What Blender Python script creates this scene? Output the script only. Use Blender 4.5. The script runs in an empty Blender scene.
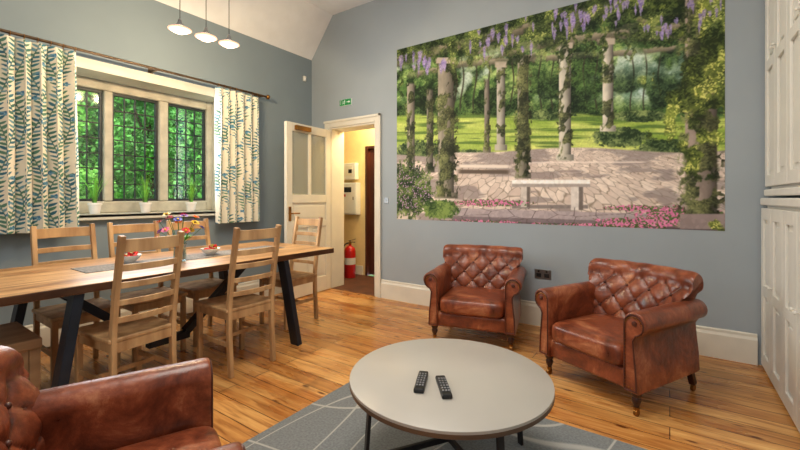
import bpy, bmesh, math, random
import numpy as np
from mathutils import Vector, Matrix, Euler
random.seed(7)
PI = math.pi
S = bpy.context.scene
COL = S.collection

# ------------------------------------------------------------------ helpers
def lin1(c):
    c = c/255.0
    return c/12.92 if c <= 0.04045 else ((c+0.055)/1.055)**2.4
def lin(rgb): return (lin1(rgb[0]), lin1(rgb[1]), lin1(rgb[2]), 1.0)

class MB:
    def __init__(s): s.v=[]; s.f=[]
    def add(s, vs, fs):
        n=len(s.v); s.v += [tuple(v) for v in vs]; s.f += [tuple(i+n for i in f) for f in fs]; return s
    def box(s,x0,x1,y0,y1,z0,z1):
        if x0>x1:x0,x1=x1,x0
        if y0>y1:y0,y1=y1,y0
        vs=[(x0,y0,z0),(x1,y0,z0),(x1,y1,z0),(x0,y1,z0),(x0,y0,z1),(x1,y0,z1),(x1,y1,z1),(x0,y1,z1)]
        return s.add(vs,[(0,3,2,1),(4,5,6,7),(0,1,5,4),(1,2,6,5),(2,3,7,6),(3,0,4,7)])
    def sweep(s,pts,w,h,up=(0,1,0)):
        # rectangular section swept through points
        pts=[Vector(p) for p in pts]; up=Vector(up); rings=[]
        for i,p in enumerate(pts):
            a=pts[max(i-1,0)]; b=pts[min(i+1,len(pts)-1)]
            t=(b-a).normalized(); sx=t.cross(up).normalized(); sy=sx.cross(t).normalized()
            rings.append([p+sx*(w/2*i1)+sy*(h/2*i2) for i1,i2 in ((-1,-1),(1,-1),(1,1),(-1,1))])
        vs=[v for r in rings for v in r]; fs=[]
        for i in range(len(pts)-1):
            for k in range(4):
                a=i*4+k;b=i*4+(k+1)%4
                fs.append((a,b,b+4,a+4))
        fs.append((3,2,1,0)); n=(len(pts)-1)*4; fs.append((n,n+1,n+2,n+3))
        return s.add(vs,fs)
    def tube(s,pts,r,n=8):
        pts=[Vector(p) for p in pts]; rs=r if isinstance(r,(list,tuple)) else [r]*len(pts)
        vs=[];fs=[]; prev=None
        for i,p in enumerate(pts):
            a=pts[max(i-1,0)]; b=pts[min(i+1,len(pts)-1)]
            t=(b-a).normalized()
            if prev is None:
                u=t.orthogonal().normalized()
            else:
                u=(prev-t*prev.dot(t)).normalized()
            prev=u; w=t.cross(u)
            for k in range(n):
                an=2*PI*k/n
                vs.append(p+(u*math.cos(an)+w*math.sin(an))*rs[i])
        for i in range(len(pts)-1):
            for k in range(n):
                a=i*n+k;b=i*n+(k+1)%n
                fs.append((a,b,b+n,a+n))
        fs.append(tuple(range(n-1,-1,-1))); m=(len(pts)-1)*n; fs.append(tuple(m+k for k in range(n)))
        return s.add(vs,fs)
    def lathe(s,prof,c=(0,0,0),n=24):
        vs=[];fs=[]
        for r,z in prof:
            for k in range(n):
                a=2*PI*k/n; vs.append((c[0]+r*math.cos(a),c[1]+r*math.sin(a),c[2]+z))
        for i in range(len(prof)-1):
            for k in range(n):
                a=i*n+k;b=i*n+(k+1)%n
                fs.append((a,b,b+n,a+n))
        if prof[0][0]>1e-5: fs.append(tuple(range(n-1,-1,-1)))
        if prof[-1][0]>1e-5:
            m=(len(prof)-1)*n; fs.append(tuple(m+k for k in range(n)))
        return s.add(vs,fs)
    def prism(s,poly,axis,a0,a1):
        def P(p,a):
            return (p[0],a,p[1]) if axis=='y' else ((a,p[0],p[1]) if axis=='x' else (p[0],p[1],a))
        n=len(poly); vs=[P(p,a0) for p in poly]+[P(p,a1) for p in poly]
        fs=[(k,(k+1)%n,(k+1)%n+n,k+n) for k in range(n)]
        fs.append(tuple(range(n-1,-1,-1))); fs.append(tuple(range(n,2*n)))
        return s.add(vs,fs)
    def sup(s,c,a,e1=.35,e2=.25,nu=36,nv=18):
        def sg(x,e): return math.copysign(abs(x)**e,x)
        vs=[];fs=[]
        for j in range(nv+1):
            ph=-PI/2+PI*j/nv
            for i in range(nu):
                th=2*PI*i/nu
                vs.append((c[0]+a[0]*sg(math.cos(ph),e1)*sg(math.cos(th),e2),
                           c[1]+a[1]*sg(math.cos(ph),e1)*sg(math.sin(th),e2),
                           c[2]+a[2]*sg(math.sin(ph),e1)))
        for j in range(nv):
            for i in range(nu):
                p=j*nu+i;q=j*nu+(i+1)%nu
                fs.append((p,q,q+nu,p+nu))
        return s.add(vs,fs)
    def ball(s,c,r,n=10,m=6,sc=(1,1,1)):
        prof=[(max(r*math.cos(-PI/2+PI*j/m),1e-4)*1.0,r*math.sin(-PI/2+PI*j/m)*sc[2]) for j in range(m+1)]
        s.lathe(prof,c,n)
        return s
    def build(s,name,mat,parent=None,smooth=False,bevel=0,seg=2,loc=None,rot=None):
        me=bpy.data.meshes.new(name); me.from_pydata(s.v,[],s.f); me.validate(); me.update()
        bm=bmesh.new(); bm.from_mesh(me); bmesh.ops.recalc_face_normals(bm,faces=bm.faces)
        if smooth:
            for f in bm.faces: f.smooth=True
            for e in bm.edges:
                if len(e.link_faces)==2 and e.calc_face_angle(0)>math.radians(48): e.smooth=False
        bm.to_mesh(me); bm.free()
        me.materials.append(mat)
        o=bpy.data.objects.new(name,me); COL.objects.link(o)
        if parent: o.parent=parent
        if loc: o.location=loc
        if rot: o.rotation_euler=rot
        if bevel:
            b=o.modifiers.new('bevel','BEVEL'); b.width=bevel; b.segments=seg; b.limit_method='ANGLE'; b.angle_limit=math.radians(40)
        return o

def tag(o,label=None,cat=None,group=None,kind=None):
    if label: o['label']=label
    if cat: o['category']=cat
    if group: o['group']=group
    if kind: o['kind']=kind
    return o
def empty(name,loc=(0,0,0),rz=0,label=None,cat=None,group=None,kind=None):
    o=bpy.data.objects.new(name,None); COL.objects.link(o); o.location=loc; o.rotation_euler=(0,0,rz)
    o.empty_display_size=.1
    return tag(o,label,cat,group,kind)
def copy_tree(o,parent=None):
    c=o.copy(); COL.objects.link(c); c.parent=parent
    for ch in list(o.children): copy_tree(ch,c)
    return c
def struct(mb,name,mat,label,bevel=0,smooth=False):
    o=mb.build(name,mat,None,smooth,bevel); return tag(o,label,None,None,'structure')

# ------------------------------------------------------------------ materials
def newmat(name):
    m=bpy.data.materials.new(name); m.use_nodes=True; nt=m.node_tree
    return m,nt,nt.nodes['Principled BSDF']
def N(nt,t,**k):
    n=nt.nodes.new(t)
    for a,b in k.items(): setattr(n,a,b)
    return n
def ramp(nt,stops,fac):
    r=N(nt,'ShaderNodeValToRGB'); el=r.color_ramp.elements
    el[0].position=stops[0][0]; el[0].color=stops[0][1]
    el[1].position=stops[-1][0]; el[1].color=stops[-1][1]
    for p,c in stops[1:-1]:
        e=el.new(p); e.color=c
    nt.links.new(fac,r.inputs['Fac']); return r
def coords(nt,scale=(1,1,1),kind='Object'):
    tc=N(nt,'ShaderNodeTexCoord'); mp=N(nt,'ShaderNodeMapping'); mp.inputs['Scale'].default_value=scale
    nt.links.new(tc.outputs[kind],mp.inputs['Vector']); return mp.outputs['Vector']
def M(name,rgb,rough=.5,metal=0,var=.12,scale=(6,6,6),bump=0,bscale=80,coat=0,emit=0,detail=3,lo=None,hi=None):
    m,nt,p=newmat(name)
    v=coords(nt,scale)
    no=N(nt,'ShaderNodeTexNoise'); no.inputs['Scale'].default_value=1.0; no.inputs['Detail'].default_value=detail
    nt.links.new(v,no.inputs['Vector'])
    lo=lo or tuple(c*(1-var) for c in rgb); hi=hi or tuple(min(255,c*(1+var)) for c in rgb)
    r=ramp(nt,[(.3,lin(lo)),(.7,lin(hi))],no.outputs['Fac'])
    nt.links.new(r.outputs['Color'],p.inputs['Base Color'])
    p.inputs['Roughness'].default_value=rough; p.inputs['Metallic'].default_value=metal
    if coat: p.inputs['Coat Weight'].default_value=coat; p.inputs['Coat Roughness'].default_value=.15
    if emit:
        p.inputs['Emission Color'].default_value=lin(rgb); p.inputs['Emission Strength'].default_value=emit
    if bump:
        n2=N(nt,'ShaderNodeTexNoise'); n2.inputs['Scale'].default_value=bscale; n2.inputs['Detail'].default_value=4
        nt.links.new(coords(nt),n2.inputs['Vector'])
        b=N(nt,'ShaderNodeBump'); b.inputs['Strength'].default_value=bump; b.inputs['Distance'].default_value=.005
        nt.links.new(n2.outputs['Fac'],b.inputs['Height']); nt.links.new(b.outputs['Normal'],p.inputs['Normal'])
    return m
def leather_mat():
    m,nt,p=newmat('aged_brown_leather')
    v=coords(nt)
    a=N(nt,'ShaderNodeTexNoise'); a.inputs['Scale'].default_value=5; a.inputs['Detail'].default_value=9; a.inputs['Roughness'].default_value=.72; a.inputs['Distortion'].default_value=.5
    nt.links.new(v,a.inputs['Vector'])
    r=ramp(nt,[(.30,lin((60,26,16))),(.44,lin((108,50,29))),(.56,lin((144,74,45))),(.72,lin((196,132,92)))],a.outputs['Fac'])
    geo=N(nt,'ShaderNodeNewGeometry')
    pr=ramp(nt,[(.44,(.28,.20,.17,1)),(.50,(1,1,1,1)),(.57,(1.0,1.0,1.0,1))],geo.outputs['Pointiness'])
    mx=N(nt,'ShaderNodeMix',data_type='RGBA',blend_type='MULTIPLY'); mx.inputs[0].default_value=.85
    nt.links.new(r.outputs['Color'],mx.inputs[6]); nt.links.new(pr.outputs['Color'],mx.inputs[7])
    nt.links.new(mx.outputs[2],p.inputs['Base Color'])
    rr=ramp(nt,[(.3,(.26,.26,.26,1)),(.7,(.44,.44,.44,1))],a.outputs['Fac']); nt.links.new(rr.outputs['Color'],p.inputs['Roughness'])
    w=N(nt,'ShaderNodeTexNoise'); w.inputs['Scale'].default_value=22; w.inputs['Detail'].default_value=5; nt.links.new(v,w.inputs['Vector'])
    vo=N(nt,'ShaderNodeTexVoronoi',feature='DISTANCE_TO_EDGE'); vo.inputs['Scale'].default_value=190; nt.links.new(v,vo.inputs['Vector'])
    b=N(nt,'ShaderNodeBump'); b.inputs['Strength'].default_value=.32; b.inputs['Distance'].default_value=.01; nt.links.new(w.outputs['Fac'],b.inputs['Height'])
    b2=N(nt,'ShaderNodeBump'); b2.inputs['Strength'].default_value=.12; b2.inputs['Distance'].default_value=.003
    nt.links.new(vo.outputs['Distance'],b2.inputs['Height']); nt.links.new(b.outputs['Normal'],b2.inputs['Normal']); nt.links.new(b2.outputs['Normal'],p.inputs['Normal'])
    p.inputs['Coat Weight'].default_value=.12; p.inputs['Coat Roughness'].default_value=.2
    return m
def glass(name,tint=(235,245,245),alpha=.15,rough=.05):
    m,nt,p=newmat(name)
    tr=N(nt,'ShaderNodeBsdfTransparent'); gl=N(nt,'ShaderNodeBsdfGlossy'); gl.inputs['Roughness'].default_value=rough
    tr.inputs['Color'].default_value=lin(tint)
    mx=N(nt,'ShaderNodeMixShader'); mx.inputs[0].default_value=alpha
    nt.links.new(tr.outputs[0],mx.inputs[1]); nt.links.new(gl.outputs[0],mx.inputs[2])
    nt.links.new(mx.outputs[0],nt.nodes['Material Output'].inputs['Surface'])
    return m
def attrmat(name,rough=.8,bump=0):
    m,nt,p=newmat(name)
    a=N(nt,'ShaderNodeAttribute'); a.attribute_name='Col'
    nt.links.new(a.outputs['Color'],p.inputs['Base Color']); p.inputs['Roughness'].default_value=rough
    p.inputs['Specular IOR Level'].default_value=.2
    return m

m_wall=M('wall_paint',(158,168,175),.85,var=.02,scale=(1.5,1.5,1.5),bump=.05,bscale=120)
m_wall_shaded=M('wall_paint_shaded',(130,144,152),.85,var=.02,scale=(1.5,1.5,1.5),bump=.05,bscale=120)  # same wall paint, darkened to put the window wall's shade into the colour
m_ceil=M('ceiling_paint',(230,232,235),.9,var=.015)
m_cream=M('cream_gloss',(224,219,204),.4,var=.02)
m_reveal=M('window_reveal_paint',(206,204,192),.5,var=.03)
m_white=M('white_paint',(224,222,214),.45,var=.02)
m_hallw=M('hall_paint',(236,210,150),.8,var=.03)
m_stone=M('window_stone',(186,179,163),.75,var=.08,scale=(9,9,9),bump=.3,bscale=60)
m_lead=M('lead',(50,54,56),.5,metal=.3)
m_darkdoor=M('dark_stained_wood',(70,34,22),.4,var=.25,scale=(14,14,1.2))
m_brass=M('aged_brass',(150,105,50),.35,metal=.9,var=.15)
m_rod=M('rod_metal',(92,74,56),.4,metal=.7)
m_steel=M('brushed_steel',(150,150,148),.3,metal=.9,var=.05)
m_black=M('black_plastic',(22,22,24),.4,var=.1)
m_key=M('key_rubber',(125,125,128),.6)
m_frame=M('dark_blue_steel',(30,38,50),.45,metal=.3,var=.12)
m_frame2=M('black_steel',(36,35,36),.4,metal=.4,var=.1)
m_oak=M('chair_oak',(190,152,106),.5,lo=(152,112,72),hi=(212,174,126),scale=(12,12,2.4),detail=8)
m_bench=M('bench_wood',(150,118,84),.55,lo=(118,88,60),hi=(176,142,104),scale=(14,2,14),detail=6)
m_leather=leather_mat()
m_leather2=M('leather_piping',(76,34,21),.4,var=.2)
m_foot=M('dark_mahogany',(54,26,18),.35,var=.2)
m_taupe=M('matt_taupe_top',(178,174,166),.36,var=.03,scale=(2,2,2))
m_edge=M('walnut_edge_band',(92,72,56),.45,var=.15,scale=(8,8,30))
m_red=M('red_enamel',(190,24,20),.3,var=.08)
m_berry=M('strawberry_red',(200,24,18),.35,var=.15,scale=(60,60,60))
m_green=M('leaf_green',(104,168,64),.5,var=.35,scale=(12,12,12))
m_stem=M('stem_green',(60,110,40),.5,var=.2)
m_china=M('white_china',(246,245,242),.2,var=.02)
m_exit=M('exit_green',(16,130,62),.4,emit=.15)
m_signw=M('sign_white',(222,232,222),.4,emit=.1)
m_runner=M('grey_runner',(120,114,108),.9,var=.25,scale=(60,60,60))
m_carpet=M('hall_floor',(84,48,32),.6,var=.2)
m_glass=glass('window_glass',(235,245,240),.06)
m_vglass=glass('vase_glass',(215,235,240),.25,.02)
m_frost,_nt,_p=newmat('obscured_door_glass')
_p.inputs['Base Color'].default_value=lin((186,190,176)); _p.inputs['Roughness'].default_value=.12
_n=N(_nt,'ShaderNodeTexNoise'); _n.inputs['Scale'].default_value=60; _r=ramp(_nt,[(.3,lin((166,170,158))),(.7,lin((205,204,184)))],_n.outputs['Fac']); _nt.links.new(_r.outputs['Color'],_p.inputs['Base Color'])
_t=N(_nt,'ShaderNodeBsdfTransparent'); _m=N(_nt,'ShaderNodeMixShader'); _m.inputs[0].default_value=.45
_nt.links.new(_t.outputs[0],_m.inputs[1]); _nt.links.new(_p.outputs[0],_m.inputs[2]); _nt.links.new(_m.outputs[0],_nt.nodes['Material Output'].inputs['Surface'])
m_lampglass,_nt,_p=newmat('glowing_lamp_glass')
_p.inputs['Base Color'].default_value=lin((22,10,6)); _p.inputs['Emission Strength'].default_value=1.0; _p.inputs['Specular IOR Level'].default_value=0; _p.inputs['Roughness'].default_value=.8
_lw=N(_nt,'ShaderNodeTexCoord'); _vm=N(_nt,'ShaderNodeVectorMath',operation='LENGTH'); _nt.links.new(_lw.outputs['Object'],_vm.inputs[0])
_r=ramp(_nt,[(.0,(18,14,10,1)),(.052,(10,7.4,4.8,1)),(.066,(3.0,2.1,1.3,1)),(.078,(1.3,.80,.52,1)),(.09,(.95,.48,.30,1))],_vm.outputs['Value']); _nt.links.new(_r.outputs['Color'],_p.inputs['Emission Color'])

# pine floorboards along X
def floor_mat():
    m,nt,p=newmat('pine_floorboards')
    v=coords(nt)
    br=N(nt,'ShaderNodeTexBrick'); nt.links.new(v,br.inputs['Vector'])
    br.offset=.37; br.inputs['Scale'].default_value=1; br.inputs['Brick Width'].default_value=2.3; br.inputs['Row Height'].default_value=.125
    br.inputs['Mortar Size'].default_value=.0024; br.inputs['Mortar Smooth'].default_value=.2; br.inputs['Bias'].default_value=0
    br.inputs['Color1'].default_value=lin((240,196,132)); br.inputs['Color2'].default_value=lin((200,148,88)); br.inputs['Mortar'].default_value=lin((70,42,22))
    g=N(nt,'ShaderNodeTexNoise'); g.inputs['Scale'].default_value=1; g.inputs['Detail'].default_value=8; g.inputs['Distortion'].default_value=.9
    nt.links.new(coords(nt,(3.2,36,1)),g.inputs['Vector'])
    gr=ramp(nt,[(.28,lin((174,134,98))),(.5,lin((234,214,184))),(.72,lin((255,252,238)))],g.outputs['Fac'])
    mx=N(nt,'ShaderNodeMix',data_type='RGBA',blend_type='MULTIPLY'); mx.inputs[0].default_value=.9
    nt.links.new(br.outputs['Color'],mx.inputs[6]); nt.links.new(gr.outputs['Color'],mx.inputs[7])
    vo=N(nt,'ShaderNodeTexVoronoi'); vo.inputs['Scale'].default_value=1; nt.links.new(coords(nt,(4.2,12,1)),vo.inputs['Vector'])
    kr=ramp(nt,[(.08,lin((96,46,20))),(.17,(1,1,1,1))],vo.outputs['Distance'])
    mk=N(nt,'ShaderNodeMix',data_type='RGBA',blend_type='MULTIPLY'); mk.inputs[0].default_value=.85
    nt.links.new(mx.outputs[2],mk.inputs[6]); nt.links.new(kr.outputs['Color'],mk.inputs[7])
    bl=N(nt,'ShaderNodeTexNoise'); bl.inputs['Scale'].default_value=1; bl.inputs['Detail'].default_value=4; nt.links.new(coords(nt,(1.3,5,1)),bl.inputs['Vector'])
    blr=ramp(nt,[(.35,lin((222,186,150))),(.6,(1,1,1,1))],bl.outputs['Fac'])
    m2=N(nt,'ShaderNodeMix',data_type='RGBA',blend_type='MULTIPLY'); m2.inputs[0].default_value=.8
    nt.links.new(mk.outputs[2],m2.inputs[6]); nt.links.new(blr.outputs['Color'],m2.inputs[7])
    nt.links.new(m2.outputs[2],p.inputs['Base Color'])
    rr=ramp(nt,[(.3,(.20,.20,.20,1)),(.7,(.36,.36,.36,1))],bl.outputs['Fac']); nt.links.new(rr.outputs['Color'],p.inputs['Roughness'])
    b=N(nt,'ShaderNodeBump'); b.inputs['Strength'].default_value=.25; b.inputs['Distance'].default_value=.004; b.invert=True
    nt.links.new(br.outputs['Fac'],b.inputs['Height']); nt.links.new(b.outputs['Normal'],p.inputs['Normal'])
    return m
m_floor=floor_mat()
def tabletop_mat():
    m,nt,p=newmat('oak_tabletop')
    tc=N(nt,'ShaderNodeTexCoord'); mp=N(nt,'ShaderNodeMapping'); mp.inputs['Rotation'].default_value=(0,0,PI/2)
    nt.links.new(tc.outputs['Object'],mp.inputs['Vector'])
    br=N(nt,'ShaderNodeTexBrick'); nt.links.new(mp.outputs['Vector'],br.inputs['Vector'])
    br.inputs['Scale'].default_value=1; br.inputs['Brick Width'].default_value=5; br.inputs['Row Height'].default_value=.125
    br.inputs['Mortar Size'].default_value=.002; br.inputs['Color1'].default_value=lin((222,188,140)); br.inputs['Color2'].default_value=lin((180,140,96)); br.inputs['Mortar'].default_value=lin((84,58,38))
    g=N(nt,'ShaderNodeTexNoise'); g.inputs['Scale'].default_value=1; g.inputs['Detail'].default_value=8; g.inputs['Distortion'].default_value=1.6
    nt.links.new(coords(nt,(20,2.2,10)),g.inputs['Vector'])
    gr=ramp(nt,[(.3,lin((144,112,84))),(.48,lin((226,200,170))),(.7,lin((255,248,234)))],g.outputs['Fac'])
    mx=N(nt,'ShaderNodeMix',data_type='RGBA',blend_type='MULTIPLY'); mx.inputs[0].default_value=.9
    nt.links.new(br.outputs['Color'],mx.inputs[6]); nt.links.new(gr.outputs['Color'],mx.inputs[7])
    nt.links.new(mx.outputs[2],p.inputs['Base Color']); p.inputs['Roughness'].default_value=.33
    return m
m_ttop=tabletop_mat()
def rug_mat():
    m,nt,p=newmat('rug_weave')
    v=coords(nt)
    outs=[]
    for sc,off,k in (((1.5,.5,1),3.1,6.0),((.8,1.3,1),12.2,4.5)):
        mp=N(nt,'ShaderNodeMapping'); mp.inputs['Scale'].default_value=sc; mp.inputs['Location'].default_value=(off,off*.7,0); mp.inputs['Rotation'].default_value=(0,0,.5)
        nt.links.new(v,mp.inputs['Vector'])
        no=N(nt,'ShaderNodeTexNoise'); no.inputs['Scale'].default_value=1; no.inputs['Detail'].default_value=0; nt.links.new(mp.outputs['Vector'],no.inputs['Vector'])
        ml=N(nt,'ShaderNodeMath',operation='MULTIPLY'); ml.inputs[1].default_value=k; nt.links.new(no.outputs['Fac'],ml.inputs[0])
        fr_=N(nt,'ShaderNodeMath',operation='PINGPONG'); fr_.inputs[1].default_value=.5; nt.links.new(ml.outputs[0],fr_.inputs[0])
        r=ramp(nt,[(.012,(1,1,1,1)),(.034,(0,0,0,1))],fr_.outputs[0]); outs.append(r.outputs['Color'])
    ad=N(nt,'ShaderNodeMath',operation='MAXIMUM'); nt.links.new(outs[0],ad.inputs[0]); nt.links.new(outs[1],ad.inputs[1])
    w=N(nt,'ShaderNodeTexNoise'); w.inputs['Scale'].default_value=90; nt.links.new(v,w.inputs['Vector'])
    wr=ramp(nt,[(.3,lin((108,112,114))),(.7,lin((130,134,135)))],w.outputs['Fac'])
    sc_=N(nt,'ShaderNodeMath',operation='MULTIPLY'); sc_.inputs[1].default_value=.7; nt.links.new(ad.outputs[0],sc_.inputs[0])
    fm=N(nt,'ShaderNodeMix',data_type='RGBA'); nt.links.new(sc_.outputs[0],fm.inputs[0])
    nt.links.new(wr.outputs['Color'],fm.inputs[6]); fm.inputs[7].default_value=lin((190,188,180))
    nt.links.new(fm.outputs[2],p.inputs['Base Color']); p.inputs['Roughness'].default_value=.95
    b=N(nt,'ShaderNodeBump'); b.inputs['Strength'].default_value=.25; nt.links.new(w.outputs['Fac'],b.inputs['Height']); nt.links.new(b.outputs['Normal'],p.inputs['Normal'])
    return m
m_rug=rug_mat()

# ------------------------------------------------------------------ room shell
XL,XR,YB,YF,ZC=-4.08,.95,3.80,-2.6,3.62
WY0,WY1,WZ0,WZ1=.97,2.53,1.03,2.31
DX0,DX1,DZ=-3.73,-2.96,2.13
struct(MB().box(XL-.35,XR+.2,YF-.2,YB+.25,-.1,0),'floor',m_floor,'varnished honey pine floorboards')
struct(MB().box(XL-.35,XL,YF-.2,WY0,0,3.75).box(XL-.35,XL,WY1,YB+.25,0,3.75).box(XL-.35,XL,WY0,WY1,0,WZ0).box(XL-.35,XL,WY0,WY1,WZ1,3.75),'wall_left',m_wall_shaded,'blue grey painted wall with the stone window')
struct(MB().box(XL,DX0,YB,YB+.25,0,3.75).box(DX1,XR+.2,YB,YB+.25,0,3.75).box(DX0,DX1,YB,YB+.25,DZ,3.75),'wall_back',m_wall,'pale blue grey wall carrying the mural')
struct(MB().box(XR,XR+.2,YF-.2,YB,0,3.75),'wall_right',m_wall,'pale blue grey wall behind the cupboards')
struct(MB().box(XL,XR,YF-.2,YF,0,3.75),'wall_front',m_wall,'pale blue grey wall behind the viewer')
cl=MB().box(XL+.4,XR,YF,YB,ZC,ZC+.1)
cl.prism([(XL,3.10),(XL+.4,ZC),(XL+.4,ZC+.1),(XL,3.2)],'y',YF,YB)
struct(cl,'ceiling',m_ceil,'off white ceiling with a sloping edge')
def bbprof(y): return [(y,0),(y-.022,0),(y-.022,.175),(y-.012,.195),(y-.012,.212),(y,.22)]
struct(MB().prism(bbprof(YB),'x',DX1+.09,.52),'baseboard_back',m_cream,'tall cream skirting under the mural')
struct(MB().prism([(XL,0),(XL+.022,0),(XL+.022,.175),(XL+.012,.195),(XL+.012,.212),(XL,.22)],'y',YF,YB-.03),'baseboard_left',m_cream,'tall cream skirting under the window')
# hall
struct(MB().box(-5.6,-2.2,YB+.25,4.75,-.1,0).box(DX0,DX1,YB+.001,YB+.25,0,.004),'floor_hall',m_carpet,'brown hall floor')
struct(MB().box(-5.6,-3.90,4.75,4.9,0,2.6).box(-3.08,-2.2,4.75,4.9,0,2.6).box(-3.90,-3.08,4.75,4.9,2.0,2.6),'wall_hall_far',m_hallw,'warm yellow hall wall')
struct(MB().box(-5.7,-5.6,YB+.25,4.9,0,2.6).box(-2.2,-2.1,YB+.25,4.9,0,2.6).box(-5.6,XL-.35,YB+.2,YB+.25,0,2.6),'wall_hall_side',m_hallw,'warm yellow hall end walls')
struct(MB().box(-5.7,-2.1,YB+.25,4.9,2.6,2.7),'ceiling_hall',m_ceil,'white hall ceiling')
struct(MB().box(-5.6,-3.95,4.735,4.75,0,.14),'baseboard_hall',m_cream,'cream hall skirting')
d2=empty('door_2',(-3.9,4.80,0),0,'dark brown door across the hall',kind='structure')
md=MB().box(.04,.78,0,.04,.01,1.96)
for (a,b,c,d) in ((.14,.36,.2,.9),(.46,.68,.2,.9),(.14,.36,1.05,1.82),(.46,.68,1.05,1.82)): md.box(a,b,-.012,0,c,d)
md.build('leaf',m_darkdoor,d2,bevel=.006)
MB().box(0,.04,-.06,.06,0,2.0).box(.78,.82,-.06,.06,0,2.0).box(.04,.78,-.06,.06,1.96,2.0).build('door_frame',m_darkdoor,d2)
# architrave and lining
tr=MB()
for (a,b,c,d) in ((DX1,DX1+.085,0,DZ+.085),(DX0-.085,DX0,0,DZ+.085),(DX0,DX1,DZ,DZ+.085)):
    tr.box(a,b,YB-.02,YB,c,d)
tr.box(DX1+.06,DX1+.09,YB-.035,YB-.02,0,DZ+.09).box(DX0-.09,DX1+.09,YB-.035,YB-.02,DZ+.06,DZ+.09)
tr.box(DX0,DX0+.022,YB,YB+.25,0,DZ).box(DX1-.022,DX1,YB,YB+.25,0,DZ).box(DX0+.022,DX1-.022,YB,YB+.25,DZ-.022,DZ)
struct(tr,'trim_1',m_cream,'cream door surround around the hall doorway',bevel=.003)
# window: sill, reveal, stone frame
struct(MB().box(XL-.30,XL+.05,WY0+.001,WY1-.001,WZ0,WZ0+.03).box(XL,XL+.05,WY0-.06,WY1+.06,WZ0-.02,WZ0+.03),'trim_2',m_reveal,'cream window sill board',bevel=.005)
struct(MB().box(XL-.26,XL+.012,WY0,WY1,WZ1-.02,WZ1-.001).box(XL-.26,XL+.012,WY0,WY0+.02,WZ0+.03,WZ1-.02).box(XL-.26,XL+.012,WY1-.02,WY1,WZ0+.03,WZ1-.02)
       .box(XL,XL+.02,WY0-.07,WY1+.07,WZ1-.02,WZ1+.07),'trim_3',m_reveal,'cream lining of the deep window recess',bevel=.003)
win=empty('window_1',(XL-.30,0,0),0,'three light stone mullion window with leaded panes',kind='structure')
lights=[(1.05,1.463),(1.534,1.945),(2.03,2.45)]
zb,zt=1.17,2.20
fr=MB().box(-.06,.05,WY0,lights[0][0],WZ0+.03,WZ1-.02).box(-.06,.05,lights[2][1],WY1,WZ0+.03,WZ1-.02)
fr.box(-.06,.05,lights[0][0],lights[2][1],WZ0+.03,zb).box(-.06,.05,lights[0][0],lights[2][1],zt,WZ1-.02)
fr.box(-.06,.06,lights[0][1],lights[1][0],zb,zt).box(-.06,.06,lights[1][1],lights[2][0],zb,zt)
fr.build('window_frame',m_stone,win,bevel=.014,seg=3)
for (a,b) in lights:
    cs=MB()
    for (y0,y1,z0,z1) in ((a,a+.022,zb,zt),(b-.022,b,zb,zt),(a+.022,b-.022,zb,zb+.025),(a+.022,b-.022,zt-.025,zt)): cs.box(-.02,.015,y0,y1,z0,z1)
    c=cs.build('casement',m_lead,win)
    MB().box(-.004,0,a+.022,b-.022,zb+.025,zt-.025).build('pane',m_glass,c)
    ld=MB(); k=4
    for i in range(1,k): 
        y=a+.022+(b-a-.044)*i/k; ld.box(-.010,.006,y-.005,y+.005,zb+.025,zt-.025)
    for i in range(1,7):
        z=zb+.025+(zt-zb-.05)*i/7; ld.box(-.010,.006,a+.022,b-.022,z-.005,z+.005)
    ld.build('lead_lattice',m_lead,c)

# open door leaf
d1=empty('door_1',(-3.725,3.765,0),math.radians(-87),'open cream panelled door with two glazed upper panes',kind='structure')
W=.76;H=2.09
lf=MB()
for (a,b,c,d) in ((0,.09,.01,H),(W-.09,W,.01,H),(.09,W-.09,.01,.2),(.09,W-.09,1.14,1.24),(.09,W-.09,H-.1,H),(.09,W-.09,.84,.92),(.35,.41,.2,.84),(.36,.40,1.24,H-.1)):
    lf.box(a,b,0,.042,c,d)
for (a,b,c,d) in ((.09,.35,.2,.84),(.41,W-.09,.2,.84),(.09,W-.09,.92,1.14)): 
    lf.box(a,b,.014,.028,c,d); lf.box(a+.035,b-.035,.008,.034,c+.035,d-.035)
lf.build('leaf',m_cream,d1,bevel=.004)
for (a,b) in ((.09,.36),(.40,W-.09)): MB().box(a,b,.018,.024,1.24,H-.1).build('pane',m_frost,d1)
MB().tube([(W-.05,.042,1.02),(W-.05,.085,1.02),(W-.16,.09,1.02)],.009).lathe([(.001,0),(.026,0),(.026,.006),(.001,.006)],(W-.05,.042,1.02)).build('door_handle',m_brass,d1,True)
MB().box(W-.07,W-.03,.042,.046,.93,1.1).build('handle_plate',m_brass,d1)
MB().box(W-.36,W-.12,.042,.085,H-.085,H-.03).build('door_closer',m_brass,d1,bevel=.004)

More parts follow.
